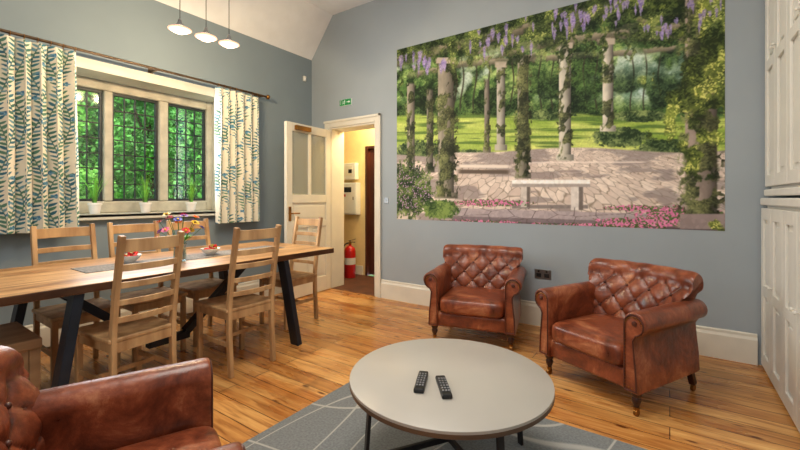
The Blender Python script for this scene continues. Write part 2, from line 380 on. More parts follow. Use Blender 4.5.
# ------------------------------------------------------------------ cupboards on the right
def panel_mb(w,h,panels,t=.034):
    mb=MB(); st=.07
    mb.box(0,w,.0,t*.5,0,h)
    zs=[0]+[p for pr in panels for p in pr]+[h]
    mb.box(0,st,-t*.5,0,0,h).box(w-st,w,-t*.5,0,0,h)
    for i in range(0,len(zs),2): mb.box(st,w-st,-t*.5,0,zs[i],zs[i+1])
    for (a,b) in panels:
        mb.box(st+.03,w-st-.03,-t*.28,0,a+.03,b-.03)
    return mb
def cupboard(z0,z1,x0,label,panels,knobz,top):
    e=empty('cupboard',(x0,3.77,z0),-PI/2,label,'cupboard'); L=1.92
    MB().box(0,L,.035,.94-x0,0,z1-z0).build('body',m_white,e,bevel=.004)
    n=6; w=L/n
    for i in range(n):
        d=panel_mb(w-.006,z1-z0-.04,panels).build('door',m_white,e,bevel=.005,loc=(i*w+.003,.018,.02))
        kx=w-.04 if i%2==0 else .035
        MB().tube([(kx,-.016,knobz),(kx,-.026,knobz),(kx,-.029,knobz),(kx,-.038,knobz)],[.005,.006,.011,.009],12).build('knob',m_white,d,True)
    if top:
        MB().box(0,L+.01,-.004,.40,z1-z0,z1-z0+.05).build('ledge',m_white,e,bevel=.008)
    else:
        MB().box(0,L,-.004,.03,-.045,0).build('bottom_rail',m_white,e,bevel=.008)
cupboard(0.0,1.15,.535,'lower white panelled cupboard by the right armchair',[(.09,.50),(.57,1.03)],.6,True)
cupboard(1.26,3.40,.555,'upper tall white panelled cupboard above the ledge',[(.08,.80),(.87,2.0)],.9,False)

# ------------------------------------------------------------------ numpy noise
_T={}
def vn(x,y,seed=0):
    if seed not in _T: _T[seed]=np.random.RandomState(seed).rand(256,256)
    T=_T[seed]
    xi=np.floor(x).astype(int); yi=np.floor(y).astype(int); fx=x-xi; fy=y-yi
    fx=fx*fx*(3-2*fx); fy=fy*fy*(3-2*fy)
    a=T[yi&255,xi&255]; b=T[yi&255,(xi+1)&255]; c=T[(yi+1)&255,xi&255]; d=T[(yi+1)&255,(xi+1)&255]
    return (a*(1-fx)+b*fx)*(1-fy)+(c*(1-fx)+d*fx)*fy
def fbm(x,y,seed=0,o=4):
    s=0;a=.5;t=0
    for i in range(o): s=s+a*vn(x*2**i,y*2**i,seed+i); t+=a; a*=.5
    return s/t
def sm(a,b,x): 
    t=np.clip((x-a)/(b-a),0,1); return t*t*(3-2*t)
def put(img,mask,col):
    m=np.clip(mask,0,1)
    j=m>0.003
    if not j.any(): return
    mm=m[j][:,None]; cc=np.broadcast_to(np.asarray(col,float),img.shape)[j]
    img[j]=img[j]*(1-mm)+cc*mm
def mixc(a,b,t): t=np.clip(t,0,1)[...,None]; return np.asarray(a,float)*(1-t)+np.asarray(b,float)*t
def lin_np(a):
    a=np.clip(a,0,255)/255.; return np.where(a<=.04045,a/12.92,((a+.055)/1.055)**2.4)
def grid_obj(name,P,img,mat,parent=None,smooth=True):
    h,w=P.shape[:2]
    idx=np.arange(h*w).reshape(h,w)
    F=np.stack([idx[:-1,:-1],idx[:-1,1:],idx[1:,1:],idx[1:,:-1]],-1).reshape(-1,4)
    me=bpy.data.meshes.new(name)
    nv=h*w; nf=len(F)
    me.vertices.add(nv); me.vertices.foreach_set('co',P.reshape(-1).astype(np.float32))
    me.loops.add(nf*4); me.loops.foreach_set('vertex_index',F.reshape(-1).astype(np.int32))
    me.polygons.add(nf); me.polygons.foreach_set('loop_start',np.arange(0,nf*4,4,dtype=np.int32)); 
    me.update(calc_edges=True); me.validate()
    ca=me.color_attributes.new('Col','FLOAT_COLOR','POINT')
    c=np.ones((h*w,4),np.float32); c[:,:3]=lin_np(img.reshape(-1,3)); ca.data.foreach_set('color',c.ravel())
    me.polygons.foreach_set('use_smooth',[smooth]*len(me.polygons))
    me.materials.append(mat); o=bpy.data.objects.new(name,me); COL.objects.link(o)
    if parent: o.parent=parent
    return o

# ------------------------------------------------------------------ mural
MX0,MX1,MZ0,MZ1=-2.645,.340,.953,2.94
nw,nh=900,598
sx=np.linspace(MX0,MX1,nw); sz=np.linspace(MZ0,MZ1,nh)
GX,GZ=np.meshgrid(sx,sz)
# layout coordinates of the printed garden scene
ca_,sa_=math.cos(math.radians(34.4)),math.sin(math.radians(34.4))
fw=-sa_*GX+ca_*YB; rt=ca_*GX+sa_*YB
X=400+394*rt/fw; Y=198-394*(GZ-1.2)/fw
img=np.zeros((nh,nw,3))
def voro(a,b,seed):
    T=np.random.RandomState(seed).rand(256,256,3)
    ai=np.floor(a).astype(int); bi=np.floor(b).astype(int)
    d1=np.full(a.shape,9.);d2=np.full(a.shape,9.);c=np.zeros(a.shape)
    for i in (-1,0,1):
        for j in (-1,0,1):
            r=T[(bi+j)&255,(ai+i)&255]; px=ai+i+r[...,0]; py=bi+j+r[...,1]
            d=np.hypot(a-px,b-py); n=d<d1
            d2=np.where(n,d1,np.minimum(d2,d)); c=np.where(n,r[...,2],c); d1=np.where(n,d,d1)
    return d2-d1,c
wx=GX+.02*vn(GX*30,GZ*30,201); wz=GZ+.02*vn(GX*30,GZ*30,202)
_,leaf=voro(wx*62,wz*72,3); _,leaf2=voro(wx*40,wz*36,5); _,leaf3=voro(wx*95,wz*85,6)
leaf=.55*leaf+.45*leaf3
big=fbm(GX*4,GZ*4,9); mid=fbm(GX*11,GZ*11,13)
LF=np.clip((leaf-.5)*.9+(mid-.5)*1.9+.42,0,1)       # sunlit / shaded clumps
def greens(dark,light,k=1.0): return mixc(dark,light,LF*k)
img[:]=greens((14,28,15),(84,116,58),.95)
# sunlit trees and pale haze beyond
put(img,sm(.40,.58,fbm(GX*3.2,GZ*4,21))*sm(118,95,Y)*sm(26,52,Y)*.9,mixc((74,108,54),(172,194,116),LF))
put(img,sm(.52,.66,fbm(GX*3.6,GZ*4,25))*sm(106,86,Y)*sm(36,60,Y)*.85,mixc((150,172,150),(206,216,208),LF))
put(img,sm(.46,.60,fbm(GX*5,GZ*3,23))*sm(112,92,Y)*sm(46,70,Y)*sm(600,630,X)*.8,mixc((96,128,106),(184,202,204),LF))
for xc in (455,462,475,488,512,540,552,585,596,632,645,660):
    put(img,sm(1.2,.4,np.abs(X-xc+np.sin(Y*.1+xc)*1.8))*sm(46,66,Y)*sm(114,106,Y)*.75,(48,42,34))
# dark foliage masses between columns
put(img,sm(.48,.58,fbm(GX*4.5,GZ*5,27))*sm(118,108,Y)*sm(60,84,Y)*.85,greens((14,28,15),(70,98,48)))
# lawn
gt=111+6*vn(X*.06,Y*0,31)
lawn=mixc((124,152,60),(196,204,112),fbm(X*.03,Y*.16,41)*1.7-.35)
lawn=mixc(lawn,(68,96,44),sm(.50,.66,fbm(X*.02,Y*.3,47))*.75)
lawn=lawn*(.94+.12*leaf3[...,None])
put(img,sm(0,4,Y-gt),lawn)
for (cx,cy,rx,ry) in ((620,137,30,10),(470,154,18,5),(662,150,28,11),(420,153,26,13),(545,115,30,5),(640,116,30,6)):
    d=((X-cx)/rx)**2+((Y-cy)/ry)**2+(leaf2-.5)*.6
    put(img,sm(1.1,.8,d),greens((32,50,28),(128,144,88),1.1))
# paving
top=149+2.5*np.sin(X*.03)+np.where(X<450,6,0)
q=1/np.maximum(Y-118,6); a=(X-520)*q*9; b=q*540
e,c=voro(a+.25*vn(a*3,b*3,65),b,61)
pav=mixc((198,180,168),(236,222,208),c); pav=mixc(pav,(166,150,142),fbm(GX*30,GZ*30,63)*.5)
pav=mixc((136,122,108),pav,sm(-.02,.13,e))
pav=mixc(pav,(118,108,108),sm(.52,.64,fbm(X*.03+4,Y*.12,67))*.6)
put(img,sm(0,2,Y-top),pav)
put(img,sm(2.2,1,np.abs(Y-(166+(X-455)*.01)))*sm(455,462,X)*sm(512,506,X),(214,202,190))
put(img,sm(3,1,np.abs(Y-(171.5+(X-455)*.01)))*sm(455,462,X)*sm(512,506,X),(92,80,70))
put(img,sm(1.2,.5,np.abs(Y-(163+(X-470)*-.005)))*sm(520,526,X)*sm(650,640,X)*.7,(224,210,200))
# canopy under the pergola, then beams
put(img,sm(4,-8,Y-(64-(X-397)*.16+22*(big-.5)))*.95,greens((16,28,15),(104,122,64),.9))
def seg(x0,y0,x1,y1,w,col,al=1.):
    dx,dy=x1-x0,y1-y0; t=np.clip(((X-x0)*dx+(Y-y0)*dy)/(dx*dx+dy*dy),0,1)
    d=np.hypot(X-x0-t*dx,Y-y0-t*dy); sd=(Y-y0)-t*dy
    put(img,sm(w+1,w-1,d+(leaf2-.5)*2)*al*(.35+.65*sm(.40,.52,vn(GX*9,GZ*9,111+int(x0)))),mixc(tuple(k*1.1 for k in col),tuple(k*.45 for k in col),sd/w*.5+.45))
for (x0,y0,x1,y1,w) in ((397,62,610,6,5),(410,76,560,42,3),(440,66,720,46,3.2),(470,52,725,22,4),(520,60,725,-2,3),(560,38,640,-20,4),(600,42,725,30,3),(640,20,725,60,3)):
    seg(x0,y0,x1,y1,w,(150,136,120),.85)
def colm(xc,hw,y0,y1,base,vine):
    vh=hw*(1+.45*vine)
    t=(X-xc)/hw; m=sm(1.06,.94,np.abs(t))*sm(y0-2,y0+1,Y)*sm(y1+1,y1-1,Y)
    sh=np.clip(1.16-.55*(t*.5+.5)**2*1.35,.3,1.2)[...,None]
    st=mixc(base,tuple(k*.74 for k in base),fbm(GX*26,GZ*14,71)); put(img,m,st*sh)
    if y1>100:
        put(img,sm(1.55*hw,1.4*hw,np.abs(X-xc))*sm(y1-6,y1-5,Y)*sm(y1+1,y1,Y),mixc(base,tuple(k*.6 for k in base),(X-xc)/hw*.5+.3))
    tv=(X-xc)/vh; edge=sm(1.1,.75,np.abs(tv)+(leaf2-.5)*.7)*sm(y0-2,y0+1,Y)*sm(y1+1,y1-3,Y)
    vm=sm(.56-.24*vine,.64-.24*vine,fbm(GX*13+Y*.02,GZ*8,73+int(xc)))*(vine>.2)
    shv=np.clip(1.1-.5*(tv*.5+.5),.4,1.1)[...,None]
    put(img,edge*vm*.88,greens((34,42,24),(132,138,84))*shv)
for a_ in ((411,3.8,84,180,(156,148,134),.6),(430,3.2,90,172,(124,118,106),.6),(487,2.6,80,152,(132,124,112),.5),(501,4.2,64,150,(176,170,156),.4),(523,5.4,56,178,(140,134,118),.85),
           (565,6.0,46,160,(196,190,174),.42),(608,5.4,42,131,(206,198,182),.34),(446,8.0,60,198,(148,140,124),.8)): colm(*a_)
for xc,y,w in ((565,46,8),(608,42,7),(501,65,6),(446,61,10)):
    put(img,sm(w+1,w-1,np.abs(X-xc))*sm(y-4,y-3,Y)*sm(y+3,y+2,Y),(172,160,144))
# bench
def rect(x0,x1,y0,y1,col,sl=0.0):
    yy=Y-sl*(X-x0); put(img,sm(x0-.8,x0+.6,X)*sm(x1+.8,x1-.6,X)*sm(y0-.8,y0+.6,yy)*sm(y1+.8,y1-.6,yy),mixc(col,tuple(k*.9 for k in col),leaf2))
rect(512,588,205,208.5,(134,124,120))
rect(512,590,180,184,(244,240,234)); rect(512,590,184,187,(166,156,150)); rect(521,527,187,207,(200,190,182)); rect(527,530,187,207,(108,98,92)); rect(571,579,187,210,(218,209,201)); rect(579,583,187,210,(116,106,100))
# front kerb and flowers
rect(452,725,208,216,(172,158,160),.03); rect(452,725,216,221,(126,112,116),.03); rect(440,725,220,240,(96,84,88),.03)
e2,c2=voro(X*.045,Y*.12,81); put(img,sm(.05,.0,e2)*sm(206,209,Y)*sm(452,460,X),(86,76,76))
for cx,cy,rx,ry,den in ((490,203,40,3.5,.5),(684,213,46,7,.45),(634,208,30,3,.5),(470,224,60,4,.45),(580,227,90,4,.5),(655,222,64,5,.45)):
    d=((X-cx)/rx)**2+((Y-cy)/ry)**2+(leaf2-.5)*1.0; m=sm(1.1,.8,d)
    put(img,m*.85,mixc((46,68,32),(112,130,72),leaf)); put(img,m*(leaf3>den),mixc((168,72,116),(222,146,180),leaf))
d=((X-402)/32)**2+((Y-190)/28)**2+(leaf2-.5)*.7
put(img,sm(1.15,.8,d),greens((32,48,26),(124,140,80),1.1)); put(img,sm(1,.7,d)*(leaf3>.86),(164,130,164))
d=((X-440)/18)**2+((Y-209)/10)**2+(leaf2-.5)*.7; put(img,sm(1.15,.8,d),greens((36,58,28),(120,142,74),1.1))
# right pillar and the tree branches hanging over it
colm(701,16,-40,227,(158,142,132),.6)
rect(680,725,214,229,(146,130,128)) 
fol=fbm(GX*7,GZ*6,97,5)
m=sm(0,.07,fol-.72+.34*sm(640,715,X)+.14*sm(130,40,Y)-.30*sm(140,200,Y)+.05*(leaf2-.5))*sm(628,652,X)
put(img,m*.93,mixc(greens((32,44,20),(132,146,62)),(202,202,110),sm(.6,.9,leaf3)*sm(.48,.62,mid)))
m=sm(0,.08,fbm(GX*6,GZ*6,99,5)-.50+.18*sm(50,0,Y))*sm(80,52,Y+(X-397)*.10)
put(img,m*.9,mixc(greens((24,38,18),(116,132,66)),(176,182,106),sm(.7,.95,leaf3)*sm(.5,.62,mid)))
rw=np.random.RandomState(5)
for k in range(80):
    x=400+rw.rand()*320; y0=(60-(x-397)*.12)+rw.randn()*8; l=5+rw.rand()*18
    put(img,sm(2.2,.8,np.abs(X-x+2*np.sin(Y*.4+k))+(leaf2-.5)*2)*sm(y0-2,y0,Y)*sm(y0+l,y0+l-6,Y)*.8,greens((28,42,20),(130,142,78)))
# wisteria along the beams
for (cx,cy,rx,ry,n) in ((430,64,32,9,20),(575,20,30,14,28),(618,8,26,12,20),(702,8,22,18,14),(660,30,26,9,12),(500,42,38,10,16)):
    for k in range(n):
        x=cx+rw.randn()*rx*.5; y=cy+rw.randn()*ry*.5; l=3.5+rw.rand()*5; w=1.3+rw.rand()*1.4
        d=((X-x)/(w*np.clip(1.25-(Y-y+l)/(2*l),.25,1.2)))**2+((Y-y)/l)**2+(leaf3-.5)*1.0
        put(img,sm(1.1,.6,d)*.78,mixc((108,92,150),(182,166,208),leaf*1.1))
# photographic softness
pad=np.pad(img,((1,1),(1,1),(0,0)),mode='edge'); bl_=sum(pad[i:i+nh,j:j+nw] for i in range(3) for j in range(3))/9
img=img*.5+bl_*.5
P=np.stack([GX,np.full_like(GX,YB-.002),GZ],-1)
tag(grid_obj('mural',P,np.clip(img*1.10+2,0,255),attrmat('mural_print',.6),smooth=False),'large wall mural of a stone pergola garden with wisteria and a bench','mural')

# ------------------------------------------------------------------ curtains
m_curt=attrmat('printed_curtain_fabric',.9)
def curtain(y0,y1,z0,z1,k,seed,label,gather=1.7):
    e=empty('curtain',(XL+.13,(y0+y1)/2,0),0,label,'curtain','floral curtains at the window')
    w=y1-y0; nu,nz=int(w*680),480
    u=np.linspace(0,1,nu); z=np.linspace(z0,z1,nz); U,Z=np.meshgrid(u,z)
    rs=np.random.RandomState(seed)
    amp=.044*(1-.40*sm(z1-.12,z1,Z)); ph=U*k*2*PI+.5*np.sin(U*9+seed)+.25*np.sin(Z*2+U*5)
    Xp=amp*np.sin(ph)+.01*np.sin(ph*2+1)
    Yp=(U-.5)*w*(1-.05*sm(z0,z1,Z))+.012*np.sin(ph*2)
    P=np.stack([Xp,Yp,Z],-1)
    A=U*w*gather
    img=np.zeros(U.shape+(3,)); img[:]=mixc((222,215,196),(232,226,209),fbm(A*30,Z*30,seed))
    def ell(cx,cy,a,b,an,col):
        m0=(np.abs(A-cx)<a*1.2)&(np.abs(Z-cy)<a*1.2)
        if not m0.any(): return
        xx=A[m0]-cx;yy=Z[m0]-cy;c_,s_=math.cos(an),math.sin(an); p=xx*c_+yy*s_;q=-xx*s_+yy*c_
        d=(p/a)**2+(q/(b*(1-.35*np.clip(p/a,-1,1))))**2; mm=sm(1.15,.85,d)[:,None]
        img[m0]=img[m0]*(1-mm)+np.array(col,float)*mm
    cols=[(54,104,124),(68,122,138),(92,132,112),(70,114,106),(108,150,162),(84,128,108)]
    # long climbing stems, leaves up both sides, small blue heads
    aa=.035; col_=0
    while aa<w*gather+.03:
        z_=z0-.02; phs=rs.rand()*6; j=0
        while z_<z1:
            t=(z_-z0); sx_=aa+.020*math.sin(t*11+phs); sl=.22*math.cos(t*11+phs); a0=math.atan2(1,sl)
            ell(sx_,z_,.012,.0022,a0,(86,114,98))
            sd=1 if j%2 else -1; an=a0-sd*(.70+.3*rs.rand()); L=.015+.008*rs.rand()
            ell(sx_+math.cos(an)*L*.95,z_+math.sin(an)*L*.95,L,L*.38,an,cols[rs.randint(6)])
            if j%11==(col_*5)%11:
                fx,fy=sx_+sd*.026,z_+.012
                for p in range(5):
                    a2=p*2*PI/5; ell(fx+.010*math.cos(a2),fy+.010*math.sin(a2),.009,.0065,a2,(64,116,150) if p%2 else (104,152,180))
            z_+=.0165; j+=1
        aa+=.082; col_+=1
    o=grid_obj('fabric',P,img,m_curt,e)
    s_=o.modifiers.new('thick','SOLIDIFY'); s_.thickness=.003
    return e
curtain(.50,1.165,.94,2.372,6.5,1,'blue and cream floral curtain at the left of the window')
curtain(2.33,2.86,.93,2.372,5.5,4,'blue and cream floral curtain at the right of the window, by the corner')
rod=empty('curtain_rod',(XL+.13,0,2.402),0,'long dark metal curtain rod above the window','curtain rod')
MB().tube([(0,.30,0),(0,2.97,0)],.012,12).build('pole',m_rod,rod,True)
for y in (.28,2.985): MB().ball((0,y,0),.026,14,10).build('finial',m_brass,rod,True)
for y in (.42,1.75,2.90): MB().sweep([(-.13,y,-.005),(0,y,-.005)],.02,.02,(0,0,1)).box(-.13,-.122,y-.02,y+.02,-.04,.04).build('bracket',m_rod,rod)
for (a,b,n) in ((.53,1.14,9),(2.36,2.83,8)):
    for i in range(n):
        y=a+(b-a)*i/(n-1)
        MB().tube([(.019*math.cos(t*PI/6),y,.019*math.sin(t*PI/6)-.006) for t in range(13)],.0025,6).build('ring',m_brass,rod,True)

# ------------------------------------------------------------------ armchairs
def make_armchair(label,loc,rz):
    e=empty('leather_armchair',loc,rz,label,'armchair','buttoned leather armchairs around the coffee table')
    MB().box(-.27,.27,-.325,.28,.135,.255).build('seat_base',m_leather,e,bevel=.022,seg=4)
    MB().sup((0,-.09,.315),(.252,.275,.075),.42,.22,48,20).build('seat_cushion',m_leather,e,True)
    # backrest with diamond buttoning
    inner=[(.135,.28),(.15,.36),(.178,.46),(.213,.56),(.252,.645)]
    def lerp(pts,n):
        o=[]
        for i in range(n):
            t=i/(n-1)*(len(pts)-1); k=min(int(t),len(pts)-2); f=t-k
            o.append((pts[k][0]*(1-f)+pts[k+1][0]*f,pts[k][1]*(1-f)+pts[k+1][1]*f))
        return o
    prof=[(y,z,1) for y,z in lerp(inner,52)]
    cy,cz,rr=.308,.682,.064
    for i in range(1,20):
        an=math.radians(205-i*14); prof.append((cy+rr*math.cos(an),cz+rr*math.sin(an),2))
    prof+= [(y,z,0) for y,z in ((.335,.58),(.325,.45),(.315,.30),(.31,.15))]+[(.15,.15,0)]
    nx=104; vs=[];fs=[]; A,B=.148,.155
    def hw(z): return .262+.085*float(np.clip((z-.50)/.15,0,1))**1.2
    def wrap(u,z): return -.062*abs(u)**2.6*float(np.clip((z-.25)/.3,0,1))
    for i in range(nx+1):
        u=-1+2*i/nx
        for (y,z,k) in prof:
            x=u*hw(z); yy=y+wrap(u,z); zz=z+(.004*(1-u*u) if z>.55 else 0)
            if k==1:
                p=x/A+(z-.36)/B; q=x/A-(z-.36)/B
                bl=(abs(math.sin(PI*p)*math.sin(PI*q)))**.34
                f=min(1,max(0,(z-.33)/.04))
                yy-=.024*bl*f
            elif k==2:
                yy-=.004*math.cos(x/A*2*PI); zz+=.002*math.cos(x/A*2*PI)
            if k==2 or z>.6:
                ed=max(0,abs(u)-.94)/.06; zz-=.010*ed*ed
            vs.append((x,yy,zz))
    m=len(prof)
    for i in range(nx):
        for j in range(m):
            a=i*m+j;b=i*m+(j+1)%m; fs.append((a,a+m,b+m,b))
    fs.append(tuple(range(m))); fs.append(tuple(nx*m+j for j in range(m-1,-1,-1)))
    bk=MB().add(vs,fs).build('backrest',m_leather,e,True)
    pi_=[(z,y) for y,z in inner]
    for r in range(1,5):
        z=.36+B*r/2
        off=0 if r%2==0 else A/2
        for c in range(-3,4):
            x=c*A+off
            if abs(x)>hw(z)-.03 or z>.645: continue
            yb=np.interp(z,[p[0] for p in pi_],[p[1] for p in pi_])+wrap(x/hw(z),z)
            MB().ball((x,yb-.006,z),.011,10,6).build('button',m_leather2,bk,True)
    # arms
    for sd in (-1,1):
        RC=.316; RR=.061; ZC_=.522
        sec=[(.255,.20),(.255,.35),(.255,.46)]
        for i in range(0,21):
            an=math.radians(183-i*13); sec.append((RC+RR*math.cos(an),ZC_+RR*math.sin(an)))
        sec+=[(.310,.43),(.318,.34),(.328,.25),(.333,.14),(.255,.14)]
        ys=[(-.350,.93),(-.348,.97),(-.343,.99),(-.334,1.0),(-.1,1.0),(.1,1.0),(.27,1.0),(.30,.96)]
        cx=.296;czz=.36; vs=[];fs=[];m=len(sec)
        for (y,s_) in ys:
            for (x,z) in sec: vs.append((sd*(cx+(x-cx)*s_),y,czz+(z-czz)*(.5+.5*s_)))
        for i in range(len(ys)-1):
            for j in range(m):
                a=i*m+j;b=i*m+(j+1)%m; fs.append((a,b,b+m,a+m))
        fs.append(tuple(range(m))); fs.append(tuple((len(ys)-1)*m+j for j in range(m)))
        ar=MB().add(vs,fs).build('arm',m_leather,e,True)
        loop=[(sd*(cx+(x-cx)*.84),-.352,czz+(z-czz)*.935) for (x,z) in sec]; loop.append(loop[0])
        MB().tube(loop,.005,6).build('piping',m_leather2,ar,True)
        nb=MB(); L=[Vector(p) for p in loop]
        for i in range(len(L)-1):
            d=(L[i+1]-L[i]).length; n=max(1,int(d/.018))
            for k in range(n):
                p=L[i].lerp(L[i+1],k/n); c0=Vector((sd*cx,-.352,czz)); p=c0+(p-c0)*.93; nb.ball((p.x,p.y+.001,p.z),.0042,6,4)
        nb.build('nail_trim',m_brass,ar,True)
        MB().lathe([(.001,-.008),(.016,-.008),(.013,.005),(.001,.008)],(0,0,0),14).build('scroll_centre',m_leather2,ar,True,loc=(sd*RC,-.350,ZC_),rot=(PI/2,0,0))
        # legs
        lg=MB().lathe([(.014,.045),(.012,.055),(.020,.072),(.025,.092),(.019,.105),(.028,.118),(.026,.14)],(sd*.295,-.295,0),18).build('leg',m_foot,e,True)
        MB().lathe([(.001,.038),(.016,.038),(.018,.052),(.001,.054)],(sd*.295,-.295,0),14).tube([(sd*.295-.008,-.295,.02),(sd*.295+.008,-.295,.02)],.0195,14).build('castor',m_brass,lg,True)
        lg=MB().sweep([(sd*.29,.27,.14),(sd*.295,.30,.045)],.034,.034).build('leg',m_foot,e,bevel=.003)
        MB().tube([(sd*.295-.008,.30,.02),(sd*.295+.008,.30,.02)],.0195,14).sweep([(sd*.295,.30,.03),(sd*.295,.30,.05)],.02,.02).build('castor',m_brass,lg,True)
    return e
a1=make_armchair('leather armchair against the back wall, nearest the doorway',(-1.40,3.26,0),math.radians(13.5)); a1.scale=(1.05,1.0,1.0)
make_armchair('leather armchair on brass castors nearest the white cupboards',(-.28,2.92,0),math.radians(-27))
make_armchair('leather armchair in the foreground in front of the dining table',(-1.315,.395,0),math.radians(157))

# ------------------------------------------------------------------ coffee table, remotes, rug
RUGT=.012
tag(MB().box(-1.71,.42,.96,2.2,.0005,RUGT).build('rug',m_rug,bevel=.004),'grey rug with pale looping lines under the coffee table','rug')
ct=empty('coffee_table',(-.811,1.57,RUGT),0,'round taupe coffee table on thin black metal legs','coffee table')
h=.42-RUGT
MB().lathe([(.425,h-.012),(.4385,h-.012),(.4385,h-.002),(.436,h)],n=96).build('tabletop',m_taupe,ct,True)
MB().lathe([(.40,h-.034),(.430,h-.034),(.4388,h-.028),(.4390,h-.0125),(.40,h-.0125)],n=96).build('edge_band',m_edge,ct,True)
MB().lathe([(.36,h-.05),(.36,h-.0345),(.34,h-.0345),(.34,h-.05),(.36,h-.05)],n=64).build('support_ring',m_frame2,ct,True)
R_=Vector((ca_,sa_,0)); F_=Vector((-sa_,ca_,0))
vecs=[R_*a+F_*b for a,b in ((-.365,-.15),(.15,-.365),(.365,.15),(-.15,.365))]
for v in vecs:
    MB().sweep([v*.93+Vector((0,0,h-.036)),v+Vector((0,0,0))],.028,.014,v).build('leg',m_frame2,ct,bevel=.002)
for a,b in ((0,2),(1,3)): MB().sweep([vecs[a]*.975+Vector((0,0,.12+.0*a)),vecs[b]*.975+Vector((0,0,.12))],.014,.024,(0,0,1)).build('crossbar',m_frame2,ct)
def make_remote(x,y,rz,label):
    e=empty('remote_control',(x,y,.421),rz,label,'remote control'); e.scale=(.92,.94,1)
    MB().box(-.023,.023,-.092,.092,0,.018).build('body',m_black,e,bevel=.006,seg=3)
    for i in range(3):
        for j in range(6):
            MB().box(-.016+i*.013,-.008+i*.013,-.06+j*.022,-.05+j*.022,.018,.0205).build('button',m_key,e)
    return e
make_remote(-.861,1.415,math.radians(24),'black remote control on the coffee table, nearer its left edge')
make_remote(-.762,1.428,math.radians(38),'black remote control on the coffee table, nearer its centre')

# ------------------------------------------------------------------ dining table
TX0,TX1,TY0,TY1=-3.5,-2.5,.22,2.60
dt=empty('dining_table',((TX0+TX1)/2,(TY0+TY1)/2,0),0,'long oak dining table with slanted dark steel legs','dining table')
hx,hy=.5,(TY1-TY0)/2
tp=MB().box(-hx,hx,-hy,hy,.705,.75).build('tabletop',m_ttop,dt,bevel=.006)
for sxn in (-1,1):
    for syn in (-1,1):
        MB().sweep([(sxn*.44,syn*.665,.704),(sxn*.47,syn*.78,0)],.045,.09,(1,0,0)).build('leg',m_frame,dt,bevel=.003)
for syn in (-1,1):
    MB().sweep([(-.40,syn*.665,.685),(.40,syn*.665,.685)],.05,.036,(0,0,1)).build('cross_rail',m_frame,dt)
MB().sweep([(0,-.64,.66),(0,.64,.66)],.06,.04,(0,0,1)).build('centre_beam',m_frame,dt)
for syn in (-1,1):
    MB().sweep([(.0,syn*.62,.64),(.0,syn*.12,.20)],.05,.06,(1,0,0)).build('brace',m_frame,dt)
MB().sweep([(0,-.14,.18),(0,.14,.18)],.06,.05,(0,0,1)).build('lower_beam',m_frame,dt)
tag(MB().box(-3.13,-2.87,.88,2.35,.7505,.7535).build('table_runner',m_runner),'grey woven runner along the middle of the dining table','table runner')
# bench at the left end of the table
bn=empty('wooden_bench',(-2.93,-.02,0),0,'solid wooden bench end just inside the left edge of the photo','bench')
MB().box(-.24,.24,-.66,.66,.425,.475).build('seat',m_bench,bn,bevel=.005)
for s in (-1,1):
    MB().box(-.225,.225,s*.635-.022,s*.635+.022,0,.424).build('end_panel',m_bench,bn,bevel=.003)
    MB().box(s*.212-.012,s*.212+.012,-.61,.61,.24,.424).build('side_rail',m_bench,bn,bevel=.002)

# ------------------------------------------------------------------ dining chairs
def make_dchair():
    e=empty('dining_chair')
    w=.178
    MB().box(-.205,.205,-.22,.185,.437,.462).build('seat',m_oak,e,bevel=.008,seg=3)
    for s in (-1,1):
        MB().sweep([(s*w,.195,0),(s*w,.176,.30),(s*w,.176,.48),(s*w,.20,.68),(s*w*.99,.262,1.02)],.03,.036,(0,1,0)).build('leg',m_oak,e,bevel=.004)
        MB().sweep([(s*w,-.19,0),(s*w,-.19,.437)],.034,.034).build('leg',m_oak,e,bevel=.004)
        MB().box(s*w-.009,s*w+.009,-.17,.16,.385,.437).build('apron',m_oak,e)
        MB().box(s*w-.008,s*w+.008,-.175,.17,.20,.23).build('stretcher',m_oak,e,bevel=.002)
    MB().box(-w+.015,w-.015,-.20,-.182,.385,.437).build('apron',m_oak,e)
    MB().box(-w+.015,w-.015,.168,.186,.385,.437).build('apron',m_oak,e)
    MB().box(-w+.007,w-.007,-.012,.004,.202,.228).build('stretcher',m_oak,e,bevel=.002)
    def yb(z): return float(np.interp(z,[.48,.68,1.02],[.176,.20,.262]))
    for z,hh in ((.56,.032),(.655,.032),(.75,.034),(.845,.036),(.965,.07)):
        pts=[(x,yb(z)+.028*(1-(x/w)**2),z) for x in np.linspace(-w+.008,w-.008,9)]
        MB().sweep(pts,.014,hh,(0,0,1)).build('top_rail' if z>.9 else 'slat',m_oak,e,bevel=.003)
    return e
ch0=make_dchair()
spots=[(-2.61,1.70,-90,'oak ladder-back chair on the near side of the table, nearer the doorway'),
       (-2.615,1.00,-84,'oak ladder-back chair on the near side of the table, behind the foreground armchair'),
       (-3.36,.98,90,'oak ladder-back chair on the window side, nearest the left curtain'),
       (-3.36,1.43,90,'oak ladder-back chair on the window side, middle of three'),
       (-3.36,1.87,90,'oak ladder-back chair on the window side, nearest the right curtain'),
       (-3.06,2.56,2,'oak ladder-back chair at the end of the table by the open door')]
for i,(x,y,a,l) in enumerate(spots):
    o=ch0 if i==0 else copy_tree(ch0)
    o.location=(x,y,0); o.rotation_euler=(0,0,math.radians(a)); tag(o,l,'chair','oak chairs round the dining table')
    if i<2: o.scale=(.95 if i==0 else .90,1,.985)

